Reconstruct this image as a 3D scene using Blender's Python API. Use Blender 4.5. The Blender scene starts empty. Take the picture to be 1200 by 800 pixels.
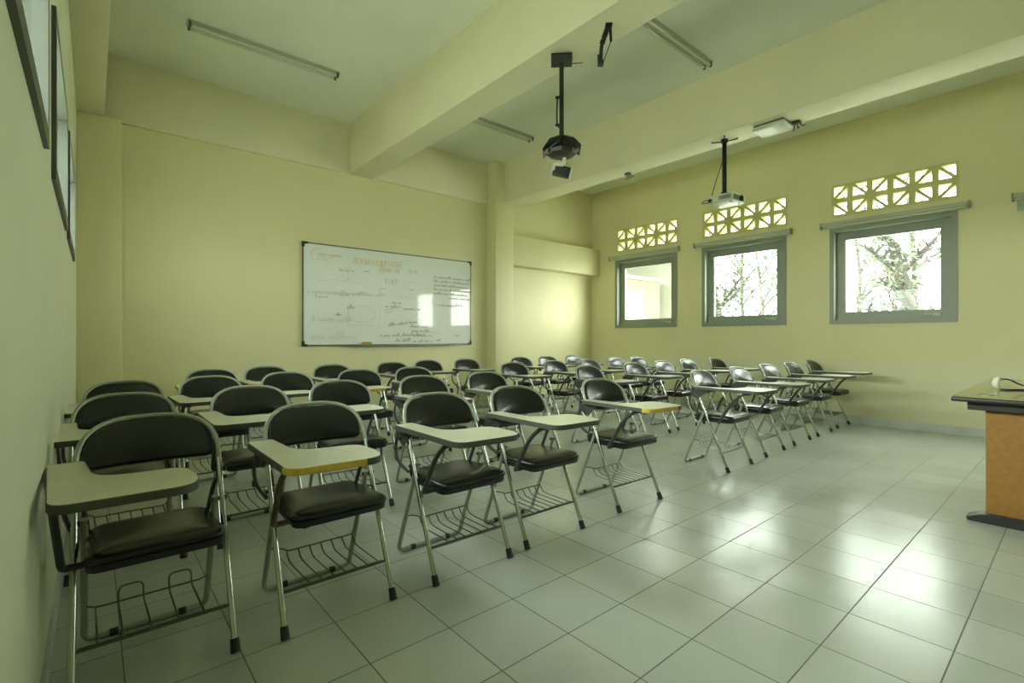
import bpy, bmesh, math, random
from mathutils import Vector, Matrix, noise
R = random.Random(7)
scene = bpy.context.scene
COL = scene.collection
PI = math.pi

# ------------------------------------------------------------------ materials
def new_mat(name):
    m = bpy.data.materials.new(name); m.use_nodes = True
    nt = m.node_tree
    return m, nt, nt.nodes['Principled BSDF']

def simple(name, col, rough=.5, metal=0., bump=0., bscale=60., spec=None, var=0., vscale=6.):
    m, nt, b = new_mat(name)
    b.inputs['Base Color'].default_value = (*col, 1)
    b.inputs['Roughness'].default_value = rough
    b.inputs['Metallic'].default_value = metal
    if spec is not None: b.inputs['Specular IOR Level'].default_value = spec
    tc = nt.nodes.new('ShaderNodeTexCoord')
    if var:
        n = nt.nodes.new('ShaderNodeTexNoise'); n.inputs['Scale'].default_value = vscale; n.inputs['Detail'].default_value = 4
        nt.links.new(tc.outputs['Object'], n.inputs['Vector'])
        r = nt.nodes.new('ShaderNodeMapRange')
        r.inputs['From Min'].default_value = .3; r.inputs['From Max'].default_value = .7
        r.inputs['To Min'].default_value = 1 - var; r.inputs['To Max'].default_value = 1 + var
        nt.links.new(n.outputs['Fac'], r.inputs['Value'])
        x = nt.nodes.new('ShaderNodeVectorMath'); x.operation = 'SCALE'; x.inputs[0].default_value = col
        nt.links.new(r.outputs['Result'], x.inputs['Scale'])
        nt.links.new(x.outputs['Vector'], b.inputs['Base Color'])
    if bump:
        n = nt.nodes.new('ShaderNodeTexNoise'); n.inputs['Scale'].default_value = bscale; n.inputs['Detail'].default_value = 3
        nt.links.new(tc.outputs['Object'], n.inputs['Vector'])
        bp = nt.nodes.new('ShaderNodeBump'); bp.inputs['Strength'].default_value = bump; bp.inputs['Distance'].default_value = .002
        nt.links.new(n.outputs['Fac'], bp.inputs['Height']); nt.links.new(bp.outputs['Normal'], b.inputs['Normal'])
    return m

WALLC = (.70, .665, .385)
DADOC = (.69, .675, .45)
def wall_mat(name, dado):
    m, nt, b = new_mat(name)
    b.inputs['Roughness'].default_value = .55
    tc = nt.nodes.new('ShaderNodeTexCoord'); L = nt.links.new
    n = nt.nodes.new('ShaderNodeTexNoise'); n.inputs['Scale'].default_value = 1.3; n.inputs['Detail'].default_value = 6
    L(tc.outputs['Object'], n.inputs['Vector'])
    mx = nt.nodes.new('ShaderNodeMix'); mx.data_type = 'RGBA'
    mx.inputs[6].default_value = (WALLC[0]*.94, WALLC[1]*.95, WALLC[2]*.9, 1)
    mx.inputs[7].default_value = (WALLC[0]*1.05, WALLC[1]*1.05, WALLC[2]*1.12, 1)
    L(n.outputs['Fac'], mx.inputs[0]); out = mx.outputs[2]
    if dado:
        sp = nt.nodes.new('ShaderNodeSeparateXYZ'); L(tc.outputs['Object'], sp.inputs[0])
        lt = nt.nodes.new('ShaderNodeMath'); lt.operation = 'LESS_THAN'; lt.inputs[1].default_value = .745
        L(sp.outputs['Z'], lt.inputs[0])
        m2 = nt.nodes.new('ShaderNodeMix'); m2.data_type = 'RGBA'
        L(lt.outputs[0], m2.inputs[0]); L(out, m2.inputs[6]); m2.inputs[7].default_value = (*DADOC, 1)
        out = m2.outputs[2]
    L(out, b.inputs['Base Color'])
    n2 = nt.nodes.new('ShaderNodeTexNoise'); n2.inputs['Scale'].default_value = 9; n2.inputs['Detail'].default_value = 8
    L(tc.outputs['Object'], n2.inputs['Vector'])
    bp = nt.nodes.new('ShaderNodeBump'); bp.inputs['Strength'].default_value = .18; bp.inputs['Distance'].default_value = .004
    L(n2.outputs['Fac'], bp.inputs['Height']); L(bp.outputs['Normal'], b.inputs['Normal'])
    return m

def floor_mat():
    m, nt, b = new_mat('glazed_tiles'); L = nt.links.new
    tc = nt.nodes.new('ShaderNodeTexCoord')
    ad = nt.nodes.new('ShaderNodeVectorMath'); ad.operation = 'SUBTRACT'; ad.inputs[1].default_value = (1.577, 1.19, 0)
    L(tc.outputs['Object'], ad.inputs[0])
    sc = nt.nodes.new('ShaderNodeVectorMath'); sc.operation = 'SCALE'; sc.inputs['Scale'].default_value = 1/.3005
    L(ad.outputs[0], sc.inputs[0])
    fl = nt.nodes.new('ShaderNodeVectorMath'); fl.operation = 'FLOOR'; L(sc.outputs[0], fl.inputs[0])
    fr = nt.nodes.new('ShaderNodeVectorMath'); fr.operation = 'FRACTION'; L(sc.outputs[0], fr.inputs[0])
    sb = nt.nodes.new('ShaderNodeVectorMath'); sb.operation = 'SUBTRACT'; sb.inputs[1].default_value = (.5, .5, .5); L(fr.outputs[0], sb.inputs[0])
    ab = nt.nodes.new('ShaderNodeVectorMath'); ab.operation = 'ABSOLUTE'; L(sb.outputs[0], ab.inputs[0])
    sp = nt.nodes.new('ShaderNodeSeparateXYZ'); L(ab.outputs[0], sp.inputs[0])
    mxm = nt.nodes.new('ShaderNodeMath'); mxm.operation = 'MAXIMUM'; L(sp.outputs['X'], mxm.inputs[0]); L(sp.outputs['Y'], mxm.inputs[1])
    gr = nt.nodes.new('ShaderNodeMapRange'); gr.inputs['From Min'].default_value = .491; gr.inputs['From Max'].default_value = .496
    L(mxm.outputs[0], gr.inputs['Value'])
    wn = nt.nodes.new('ShaderNodeTexWhiteNoise'); wn.noise_dimensions = '2D'; L(fl.outputs[0], wn.inputs['Vector'])
    n = nt.nodes.new('ShaderNodeTexNoise'); n.inputs['Scale'].default_value = 2.2; n.inputs['Detail'].default_value = 7; L(tc.outputs['Object'], n.inputs['Vector'])
    av = nt.nodes.new('ShaderNodeMath'); av.operation = 'MULTIPLY_ADD'; av.inputs[1].default_value = .45; L(wn.outputs['Value'], av.inputs[0]); L(n.outputs['Fac'], av.inputs[2])
    c = nt.nodes.new('ShaderNodeMapRange'); c.inputs['From Min'].default_value = .3; c.inputs['From Max'].default_value = 1.1; L(av.outputs[0], c.inputs['Value'])
    mc = nt.nodes.new('ShaderNodeMix'); mc.data_type = 'RGBA'
    mc.inputs[6].default_value = (.445, .485, .435, 1); mc.inputs[7].default_value = (.535, .575, .52, 1)
    L(c.outputs[0], mc.inputs[0])
    mg = nt.nodes.new('ShaderNodeMix'); mg.data_type = 'RGBA'; mg.inputs[7].default_value = (.10, .105, .08, 1)
    L(gr.outputs[0], mg.inputs[0]); L(mc.outputs[2], mg.inputs[6]); L(mg.outputs[2], b.inputs['Base Color'])
    rr = nt.nodes.new('ShaderNodeMapRange'); rr.inputs['To Min'].default_value = .125; rr.inputs['To Max'].default_value = .5
    L(gr.outputs[0], rr.inputs['Value'])
    n3 = nt.nodes.new('ShaderNodeTexNoise'); n3.inputs['Scale'].default_value = 5; n3.inputs['Detail'].default_value = 6; L(tc.outputs['Object'], n3.inputs['Vector'])
    r2 = nt.nodes.new('ShaderNodeMath'); r2.operation = 'MULTIPLY_ADD'; r2.inputs[1].default_value = .09; L(n3.outputs['Fac'], r2.inputs[0]); L(rr.outputs[0], r2.inputs[2])
    L(r2.outputs[0], b.inputs['Roughness'])
    # bump: glaze ripple, grout groove
    n4 = nt.nodes.new('ShaderNodeTexNoise'); n4.inputs['Scale'].default_value = 130; n4.inputs['Detail'].default_value = 2; L(tc.outputs['Object'], n4.inputs['Vector'])
    h = nt.nodes.new('ShaderNodeMath'); h.operation = 'MULTIPLY_ADD'; h.inputs[1].default_value = -1.5; L(gr.outputs[0], h.inputs[0])
    h2 = nt.nodes.new('ShaderNodeMath'); h2.operation = 'MULTIPLY'; h2.inputs[1].default_value = 1.3; L(n4.outputs['Fac'], h2.inputs[0]); L(h2.outputs[0], h.inputs[2])
    bp = nt.nodes.new('ShaderNodeBump'); bp.inputs['Strength'].default_value = .35; bp.inputs['Distance'].default_value = .0012
    L(h.outputs[0], bp.inputs['Height'])
    # each tile sits at a very slightly different tilt
    w2 = nt.nodes.new('ShaderNodeVectorMath'); w2.operation = 'SUBTRACT'; w2.inputs[1].default_value = (.5, .5, .5); L(wn.outputs['Color'], w2.inputs[0])
    w3 = nt.nodes.new('ShaderNodeVectorMath'); w3.operation = 'MULTIPLY'; w3.inputs[1].default_value = (.02, .02, 0); L(w2.outputs[0], w3.inputs[0])
    w4 = nt.nodes.new('ShaderNodeVectorMath'); w4.operation = 'ADD'; L(w3.outputs[0], w4.inputs[0]); L(bp.outputs['Normal'], w4.inputs[1])
    w5 = nt.nodes.new('ShaderNodeVectorMath'); w5.operation = 'NORMALIZE'; L(w4.outputs[0], w5.inputs[0])
    L(w5.outputs[0], b.inputs['Normal'])
    return m

def glass_mat(name, tint=(.96, .98, .95)):
    m = bpy.data.materials.new(name); m.use_nodes = True; nt = m.node_tree; nt.nodes.clear(); L = nt.links.new
    o = nt.nodes.new('ShaderNodeOutputMaterial'); mx = nt.nodes.new('ShaderNodeMixShader')
    t = nt.nodes.new('ShaderNodeBsdfTransparent'); t.inputs[0].default_value = (*tint, 1)
    g = nt.nodes.new('ShaderNodeBsdfGlossy'); g.inputs['Roughness'].default_value = .02
    f = nt.nodes.new('ShaderNodeFresnel'); gm = nt.nodes.new('ShaderNodeNewGeometry'); mp = nt.nodes.new('ShaderNodeMapRange')
    mp.inputs['To Min'].default_value = 1.2; mp.inputs['To Max'].default_value = 1/1.2
    L(gm.outputs['Backfacing'], mp.inputs['Value']); L(mp.outputs[0], f.inputs['IOR'])
    L(f.outputs[0], mx.inputs[0]); L(t.outputs[0], mx.inputs[1]); L(g.outputs[0], mx.inputs[2]); L(mx.outputs[0], o.inputs[0])
    return m

M = dict(
    wall=wall_mat('yellow_wall_paint', False), dado=wall_mat('yellow_wall_paint_with_dado', True),
    pale=simple('pale_green_wall_paint', (.68, .70, .52), .5, bump=.15, bscale=9, var=.04, vscale=1.3),
    ceil=simple('ceiling_paint', (.78, .80, .68), .7, bump=.12, bscale=14, var=.04, vscale=1.2),
    beam=simple('beam_paint', (.73, .705, .48), .6, bump=.12, bscale=12, var=.04, vscale=1.5),
    floor=floor_mat(),
    skirt=simple('skirting_tile', (.54, .57, .53), .25, var=.08, vscale=5),
    grout=simple('joint', (.12, .12, .09), .8),
    frame=simple('grey_green_frame_paint', (.25, .285, .225), .4, bump=.1, bscale=30),
    frame_shaded=simple('grey_green_paint_shaded', (.065, .075, .058), .45, bump=.1, bscale=30),  # left-wall frames: shade of the outside corridor put into the paint colour
    rail=simple('rail_metal', (.46, .48, .37), .35),
    blind=simple('blind_fabric', (.36, .42, .33), .8),
    glass=glass_mat('clear_glass'),
    block=simple('vent_block_paint', (.60, .58, .26), .6, bump=.15, bscale=25),
    chrome=simple('chrome_tube', (.52, .56, .51), .2, 1.0),
    satin=simple('satin_tube', (.33, .355, .28), .36, .3),
    dark_metal=simple('dark_painted_metal', (.05, .053, .042), .4, .3),
    brown_metal=simple('brown_painted_tube', (.085, .068, .035), .4),
    wire=simple('basket_wire', (.13, .135, .10), .35, .7),
    rubber=simple('black_rubber', (.018, .019, .016), .6),
    vinyl=simple('black_vinyl', (.010, .0115, .009), .27, bump=.12, bscale=220, spec=.5),
    pan=simple('black_seat_board', (.012, .013, .011), .3),
    tablet=simple('pale_laminate', (.55, .56, .45), .3, var=.05, vscale=8),
    tablet2=simple('pale_laminate_yellowed', (.56, .56, .43), .3, var=.05, vscale=8),
    edge=simple('tan_edge_band', (.27, .245, .14), .5),
    edge_d=simple('dark_edge_band', (.055, .058, .042), .5),
    edge_y=simple('yellow_edge_band', (.50, .36, .055), .5, var=.15, vscale=30),
    under=simple('board_underside', (.16, .15, .09), .7),
    board=simple('whiteboard_enamel', (.74, .78, .73), .05, spec=.3, var=.03, vscale=2),
    board_frame=simple('whiteboard_frame', (.16, .18, .14), .35, .5),
    ink_dark=simple('faded_marker', (.33, .37, .29), .5),
    ink_pale=simple('wiped_marker', (.56, .61, .53), .5),
    ink_orange=simple('orange_marker', (.62, .45, .22), .5),
    ink_blue=simple('blue_marker', (.38, .50, .50), .5),
    eraser=simple('eraser_felt', (.36, .35, .10), .9),
    black=simple('black_plastic', (.014, .016, .012), .45),
    mount=simple('black_mount_metal', (.025, .029, .021), .45, .4),
    white=simple('white_plastic', (.66, .69, .58), .35),
    proj=simple('projector_shell', (.62, .66, .56), .4),
    dim=simple('grille_dark', (.10, .115, .09), .6),
    fixture=simple('fixture_enamel', (.46, .48, .34), .35),
    tube=simple('fluorescent_tube_off', (.68, .69, .58), .25),
    wood=simple('orange_veneer', (.26, .125, .015), .5, var=.12, vscale=40),
    desk_top=simple('desk_top_laminate', (.30, .285, .12), .12, spec=.7),
    desk_dark=simple('desk_dark_edge', (.018, .018, .014), .4),
    ground=simple('pale_ground', (.62, .62, .54), .9, var=.1, vscale=.6),
    render_white=simple('white_render', (.34, .34, .30), .8, var=.04),
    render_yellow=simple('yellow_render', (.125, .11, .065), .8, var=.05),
    bark=simple('bark', (.035, .032, .025), .9, bump=.6, bscale=30, var=.2, vscale=12),
    leaf=simple('leaf', (.075, .10, .04), .5, var=.35, vscale=3),
    leaf2=simple('dark_leaf', (.045, .062, .03), .5, var=.35, vscale=3),
)

# ------------------------------------------------------------------ mesh helpers
def link(o, parent=None):
    COL.objects.link(o)
    if parent: o.parent = parent
    return o
def obj(name, bm, mats, parent=None, smooth=False, angle=40):
    me = bpy.data.meshes.new(name)
    bmesh.ops.recalc_face_normals(bm, faces=bm.faces)
    bm.to_mesh(me); bm.free()
    for m in (mats if isinstance(mats, (list, tuple)) else [mats]): me.materials.append(m)
    if smooth:
        me.shade_smooth()
        me.set_sharp_from_angle(angle=math.radians(angle))
    return link(bpy.data.objects.new(name, me), parent)
def empty(name, loc=(0, 0, 0), rz=0):
    o = bpy.data.objects.new(name, None); o.location = loc; o.rotation_euler = (0, 0, rz); o.empty_display_size = .1
    return link(o)
def tag(o, label, cat, group=None):
    o['label'] = label; o['category'] = cat
    if group: o['group'] = group
    return o
def struct(o): o['kind'] = 'structure'; return o

def box(bm, x0, x1, y0, y1, z0, z1, mi=0, mat=None):
    vs = [bm.verts.new(Vector((x, y, z)) if mat is None else mat @ Vector((x, y, z))) for x in (x0, x1) for y in (y0, y1) for z in (z0, z1)]
    for f in ((0, 1, 3, 2), (4, 6, 7, 5), (0, 4, 5, 1), (2, 3, 7, 6), (0, 2, 6, 4), (1, 5, 7, 3)):
        bm.faces.new([vs[i] for i in f]).material_index = mi
    return vs
def bevel_all(bm, w, seg=2):
    bmesh.ops.bevel(bm, geom=list(bm.edges), offset=w, segments=seg, affect='EDGES', profile=.5, clamp_overlap=True)
def new(): return bmesh.new()
def bbox(name, d, mat, parent=None, bev=.0):
    bm = new(); box(bm, *d)
    if bev: bevel_all(bm, bev)
    return obj(name, bm, mat, parent, smooth=bev > 0)
def tube(bm, pts, r, n=8, mi=0, caps=True, closed=False, flat=None):
    pts = [Vector(p) for p in pts]; N = len(pts)
    tang = []
    for i in range(N):
        a = pts[(i-1) % N] if (i > 0 or closed) else pts[i]; b = pts[(i+1) % N] if (i < N-1 or closed) else pts[i]
        tang.append((b-a).normalized())
    t = tang[0]; up = Vector((0, 0, 1)) if abs(t.z) < .9 else Vector((1, 0, 0))
    u = (up - t*up.dot(t)).normalized(); rings = []
    for i in range(N):
        if i:
            ax = tang[i-1].cross(tang[i])
            if ax.length > 1e-7: u = Matrix.Rotation(tang[i-1].angle(tang[i]), 3, ax.normalized()) @ u
            u = (u - tang[i]*u.dot(tang[i])).normalized()
        w = tang[i].cross(u); rr = r[i] if isinstance(r, (list, tuple)) else r
        rings.append([bm.verts.new(pts[i] + (u*math.cos(2*PI*k/n) + w*math.sin(2*PI*k/n)*(flat or 1))*rr) for k in range(n)])
    M2 = N if closed else N-1
    for i in range(M2):
        a, b = rings[i], rings[(i+1) % N]
        for k in range(n): bm.faces.new((a[k], a[(k+1) % n], b[(k+1) % n], b[k])).material_index = mi
    if caps and not closed:
        bm.faces.new(rings[0][::-1]).material_index = mi; bm.faces.new(rings[-1]).material_index = mi
def fillet(pts, rad, seg=5):
    pts = [Vector(p) for p in pts]; out = [pts[0]]
    for i in range(1, len(pts)-1):
        r = rad[i] if isinstance(rad, (list, tuple)) else rad
        a, p, b = pts[i-1], pts[i], pts[i+1]
        d1 = (a-p); d2 = (b-p); r1 = min(r, d1.length*.49, d2.length*.49)
        A = p + d1.normalized()*r1; B = p + d2.normalized()*r1
        for k in range(seg+1):
            t = k/seg; out.append(A*(1-t)**2 + p*2*t*(1-t) + B*t*t)
    out.append(pts[-1]); return out
def fillet_poly(pts, rad, seg=6):
    n = len(pts); out = []
    P = [Vector(p) for p in pts]
    for i in range(n):
        a, p, b = P[i-1], P[i], P[(i+1) % n]; r = rad[i]
        d1 = a-p; d2 = b-p; r1 = min(r, d1.length*.49); r2 = min(r, d2.length*.49)
        A = p+d1.normalized()*r1; B = p+d2.normalized()*r2
        for k in range(seg+1):
            t = k/seg; out.append(A*(1-t)**2 + p*2*t*(1-t) + B*t*t)
    return out
def lathe(bm, prof, c=(0, 0, 0), n=20, mat=None):
    rings = []
    for r, z in prof:
        rings.append([bm.verts.new((mat or Matrix()) @ Vector((c[0]+r*math.cos(2*PI*k/n), c[1]+r*math.sin(2*PI*k/n), c[2]+z))) for k in range(n)])
    for a, b in zip(rings, rings[1:]):
        for k in range(n): bm.faces.new((a[k], a[(k+1) % n], b[(k+1) % n], b[k]))
    bm.faces.new(rings[0][::-1]); bm.faces.new(rings[-1])

# ------------------------------------------------------------------ room shell
W, D, XL, YF, H = 7.0575, 5.985, -.11, -4.6, 3.70
ZB = 3.08      # underside of the beams
T = .15
def wall_holes(name, fix, u0, u1, z0, z1, holes, axis, out, mat):
    """axis 'x': wall in plane x=fix running along y; out = +1/-1 side the thickness goes to"""
    us = sorted({u0, u1, *[h[0] for h in holes], *[h[1] for h in holes]}); zs = sorted({z0, z1, *[h[2] for h in holes], *[h[3] for h in holes]})
    solid = {}
    for i in range(len(us)-1):
        for j in range(len(zs)-1):
            uc, zc = (us[i]+us[i+1])/2, (zs[j]+zs[j+1])/2
            solid[i, j] = not any(h[0] < uc < h[1] and h[2] < zc < h[3] for h in holes)
    bm = new()
    def P(u, z, d): return (fix+out*d, u, z) if axis == 'x' else (u, fix+out*d, z)
    def q(*ps): bm.faces.new([bm.verts.new(p) for p in ps])
    for (i, j), s in solid.items():
        if not s: continue
        a, b, c, d = us[i], us[i+1], zs[j], zs[j+1]
        q(P(a, c, 0), P(b, c, 0), P(b, d, 0), P(a, d, 0)); q(P(a, c, T), P(b, c, T), P(b, d, T), P(a, d, T))
        if not solid.get((i-1, j)): q(P(a, c, 0), P(a, d, 0), P(a, d, T), P(a, c, T))
        if not solid.get((i+1, j)): q(P(b, c, 0), P(b, d, 0), P(b, d, T), P(b, c, T))
        if not solid.get((i, j-1)): q(P(a, c, 0), P(b, c, 0), P(b, c, T), P(a, c, T))
        if not solid.get((i, j+1)): q(P(a, d, 0), P(b, d, 0), P(b, d, T), P(a, d, T))
    bmesh.ops.remove_doubles(bm, verts=bm.verts, dist=1e-5)
    return struct(obj(name, bm, mat))

RW = [(4.232, 5.439), (2.619, 3.809), (.908, 2.107), (-.80, .40)]   # right-wall windows, y ranges
ZW = (1.21, 2.405)
VZ = (2.545, 2.945)
LW = [(3.73, 4.82), (2.36, 3.47), (.88, 2.0), (-.55, .55)]
ZL = (1.60, 2.21)
def zl(a): return ZL
FW = []
holes = [(a, b, *ZW) for a, b in RW] + [(a-.015, a+1.185, *VZ) for a, b in RW[:4]]
wall_holes('wall_right', W, YF-T, D+T, 0, H, holes, 'x', 1, M['dado'])
wall_holes('wall_left', XL, YF-T, D+T, 0, H, [(a, b, *zl(a)) for a, b in LW], 'x', -1, M['pale'])
wall_holes('wall_back', D, XL, W, 0, H, [], 'y', 1, M['wall'])
wall_holes('wall_front', YF, XL, W, 0, H, [(.6, 1.5, 0, 2.1)] + FW, 'y', -1, M['dado'])
struct(bbox('floor', (XL-T, W+T, YF-T, D+T, -.12, 0), M['floor']))
struct(bbox('ceiling', (XL-T, W+T, YF-T, D+T, H, H+.15), M['ceil']))
# beams and columns
E_ = .0
struct(bbox('trim_1', (2.425, 2.73, YF, D-.03, ZB, H), M['beam'], bev=.006))        # first ceiling beam
struct(bbox('trim_2', (4.765, 5.12, YF, 5.754, ZB, H), M['beam'], bev=.006))        # second ceiling beam
struct(bbox('trim_3', (XL, .084, YF, D-.11, ZB, H), M['beam'], bev=.006))           # beam along the left wall
struct(bbox('trim_4', (XL, 4.592, D-.03, D, ZB, H), M['beam'], bev=.006))           # beam in the back wall
struct(bbox('trim_5', (XL, .211, D-.11, D, 0, ZB), M['wall'], bev=.006))            # corner column
struct(bbox('trim_6', (4.592, 4.944, 5.754, D, 0, H), M['wall'], bev=.006))         # wall column
struct(bbox('trim_7', (4.944, W, 5.793, D, 2.174, 2.642), M['wall'], bev=.006))     # lintel beam by the corner
# skirting tiles
def skirting(name, axis, fix, u0, u1, sgn, off):
    bm = new(); k = math.floor((u0-off)/.3005); u = off+k*.3005
    while u < u1:
        a, b = max(u+.0015, u0), min(u+.299, u1)
        if b-a > .01:
            d = (fix, fix+sgn*.010) if sgn > 0 else (fix+sgn*.010, fix)
            if axis == 'x': box(bm, *d, a, b, 0, .092)
            else: box(bm, a, b, *d, 0, .092)
        u += .3005
    return struct(obj(name, bm, M['skirt']))
skirting('baseboard_right', 'x', W, YF, D, -1, 1.19)
skirting('baseboard_left', 'x', XL, YF, D-.11, 1, 1.19)
skirting('baseboard_back', 'y', D, .211, 4.592, -1, 1.577)
skirting('baseboard_back_corner', 'y', D, 4.944, W, -1, 1.577)
# door behind the viewpoint
d1 = struct(empty('door_1', (1.05, YF-.02, 0)))
bm = new(); box(bm, -.41, .41, -.06, -.02, 0.005, 2.05); bevel_all(bm, .004); obj('door_leaf', bm, M['wood'], d1)
bm = new(); box(bm, -.45, -.41, -.10, .03, 0, 2.1); box(bm, .41, .45, -.10, .03, 0, 2.1); box(bm, -.45, .45, -.10, .03, 2.055, 2.1); obj('door_frame', bm, M['frame'], d1)
bm = new(); tube(bm, fillet([(-.33, -.02, 1.02), (-.33, .03, 1.02), (-.22, .03, 1.02)], .02), .009); obj('door_handle', bm, M['chrome'], d1, True)

# windows -----------------------------------------------------------------
def frame_ring(bm, x0, x1, y0, y1, z0, z1, w):
    box(bm, x0, x1, y0, y0+w, z0, z1); box(bm, x0, x1, y1-w, y1, z0, z1)
    box(bm, x0, x1, y0+w, y1-w, z0, z0+w); box(bm, x0, x1, y0+w, y1-w, z1-w, z1)
for n, (a, b) in enumerate(RW):
    w = struct(empty('window_%d' % (n+1), (W, (a+b)/2, ZW[0])))
    ya, yb, h = a-(a+b)/2, b-(a+b)/2, ZW[1]-ZW[0]
    bm = new(); frame_ring(bm, -.016, .13, ya, yb, 0, h, .05); obj('window_frame', bm, M['frame'], w)
    s = bm = new(); frame_ring(bm, .075, .115, ya+.05, yb-.05, .05, h-.05, .10)
    s = obj('sash', bm, M['frame'], w)
    bm = new(); box(bm, .093, .097, ya+.145, yb-.145, .145, h-.145); obj('pane', bm, M['glass'], s)
    bm = new(); tube(bm, fillet([(.075, ya+.18, .09), (.045, ya+.18, .09), (.04, ya+.29, .10)], .015), .006); box(bm, .062, .076, ya+.15, ya+.21, .075, .105)
    obj('handle', bm, M['rail'], s, True)
    bm = new(); tube(bm, [(.07, yb-.06, .12), (.02, yb-.09, .07), (.02, yb-.13, .06)], .004, 6); obj('window_stay', bm, M['rail'], s)
for n, (a, b) in enumerate(LW):
    z0_, z1_ = zl(a); w = struct(empty('window_%d' % (n+7), (XL, (a+b)/2, z0_)))
    ya, yb, h = a-(a+b)/2, b-(a+b)/2, z1_-z0_
    bm = new(); frame_ring(bm, -.10, .013, ya, yb, 0, h, .05); obj('window_frame', bm, M['frame_shaded'], w)
    bm = new(); box(bm, -.026, -.022, ya+.03, yb-.03, .03, h-.03); obj('pane', bm, M['glass'], w)

for n, (a, b, z0, z1) in enumerate(FW):
    w = struct(empty('window_%d' % (n+13), ((a+b)/2, YF, z0)))
    bm = new(); L_ = (b-a)/2; h = z1-z0
    for q in ((-L_, -L_+.06, 0, h), (L_-.06, L_, 0, h), (-L_, L_, 0, .06), (-L_, L_, h-.06, h), (-.03, .03, 0, h)): box(bm, q[0], q[1], -.13, .016, q[2], q[3])
    obj('window_frame', bm, M['frame'], w)
    bm = new(); box(bm, -L_+.05, L_-.05, -.10, -.096, .05, h-.05); obj('pane', bm, M['glass'], w)

# breeze-block vents -------------------------------------------------------
WN = ['left-hand', 'middle', 'right-hand', 'nearest']
for n, (a, b) in enumerate(RW[:4]):
    y0, y1 = a-.015, a+1.185
    v = empty('ventilation_block_panel', (W, (y0+y1)/2, VZ[0]))
    tag(v, ['pierced concrete vent blocks above the left-hand window, furthest from the desk', 'pierced concrete vent blocks above the middle window, behind the white projector',
            'pierced concrete vent blocks above the right-hand window nearest the desk', 'pierced concrete vent blocks above the window beyond the photo right edge'][n], 'vent', 'pierced vent panels over the windows')
    for c in range(6):
        for r in range(2):
            bm = new(); e = .029; dpt = (.004, .12)
            p0 = -.6+.2*c; q0 = .2*r; p1, q1 = p0+.2, q0+.2
            box(bm, *dpt, p0, p0+e, q0, q1); box(bm, *dpt, p1-e, p1, q0, q1)
            box(bm, *dpt, p0+e, p1-e, q0, q0+e); box(bm, *dpt, p0+e, p1-e, q1-e, q1)
            # diagonal; seen from the room +y is to the left
            up = ((5-c)+(1-r)) % 2 == 0      # '/' seen from inside
            de = .015
            i0 = .029
            if up: A, B = (p1-i0, q0+i0), (p0+i0, q1-i0)
            else: A, B = (p0+i0, q0+i0), (p1-i0, q1-i0)
            L_ = Vector((B[0]-A[0], B[1]-A[1])).normalized(); N_ = Vector((-L_.y, L_.x))*de
            ring = []
            for x in dpt:
                ring.append([bm.verts.new((x, A[0]+s*N_.x, A[1]+s*N_.y)) for s in (-1, 1)] + [bm.verts.new((x, B[0]+s*N_.x, B[1]+s*N_.y)) for s in (1, -1)])
            bm.faces.new(ring[0]); bm.faces.new(ring[1][::-1])
            for k in range(4): bm.faces.new((ring[0][k], ring[0][(k+1) % 4], ring[1][(k+1) % 4], ring[1][k]))
            obj('block', bm, M['block'], v)
# blind rails ---------------------------------------------------------------
rails = [(4.18, 5.541), (2.549, 3.92), (.814, 2.198), (-.9, .49)]
for n, (a, b) in enumerate(rails):
    L_ = b-a
    r = empty('blind_rail', (W, (a+b)/2, 2.43))
    tag(r, ['rolled-up blind on a grey rail over the left-hand window', 'rolled-up blind on a grey rail over the middle window',
            'rolled-up blind on a grey rail over the right-hand window', 'grey blind hanging slightly lowered at the photo right edge'][n], 'blind', 'grey blinds above the windows')
    bm = new(); box(bm, -.055, -.002, -L_/2, L_/2, .012, .05); bevel_all(bm, .004); obj('rail', bm, M['rail'], r, True)
    bm = new(); tube(bm, [(-.034, -L_/2+.02, .0), (-.034, L_/2-.02, .0)], .016, 12); obj('fabric_roll', bm, M['rail'], r, True)
    for s in (-1, 1):
        bm = new(); box(bm, -.062, -.001, s*L_/2-.008, s*L_/2+.008, -.02, .056); bevel_all(bm, .003); obj('end_bracket', bm, M['frame'], r)
    if n == 3:
        bm = new(); box(bm, -.036, -.033, -L_/2+.03, L_/2-.03, -.11, 0); obj('fabric', bm, M['blind'], r)
        bm = new(); box(bm, -.042, -.027, -L_/2+.03, L_/2-.03, -.128, -.11); obj('bottom_bar', bm, M['rail'], r)

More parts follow.
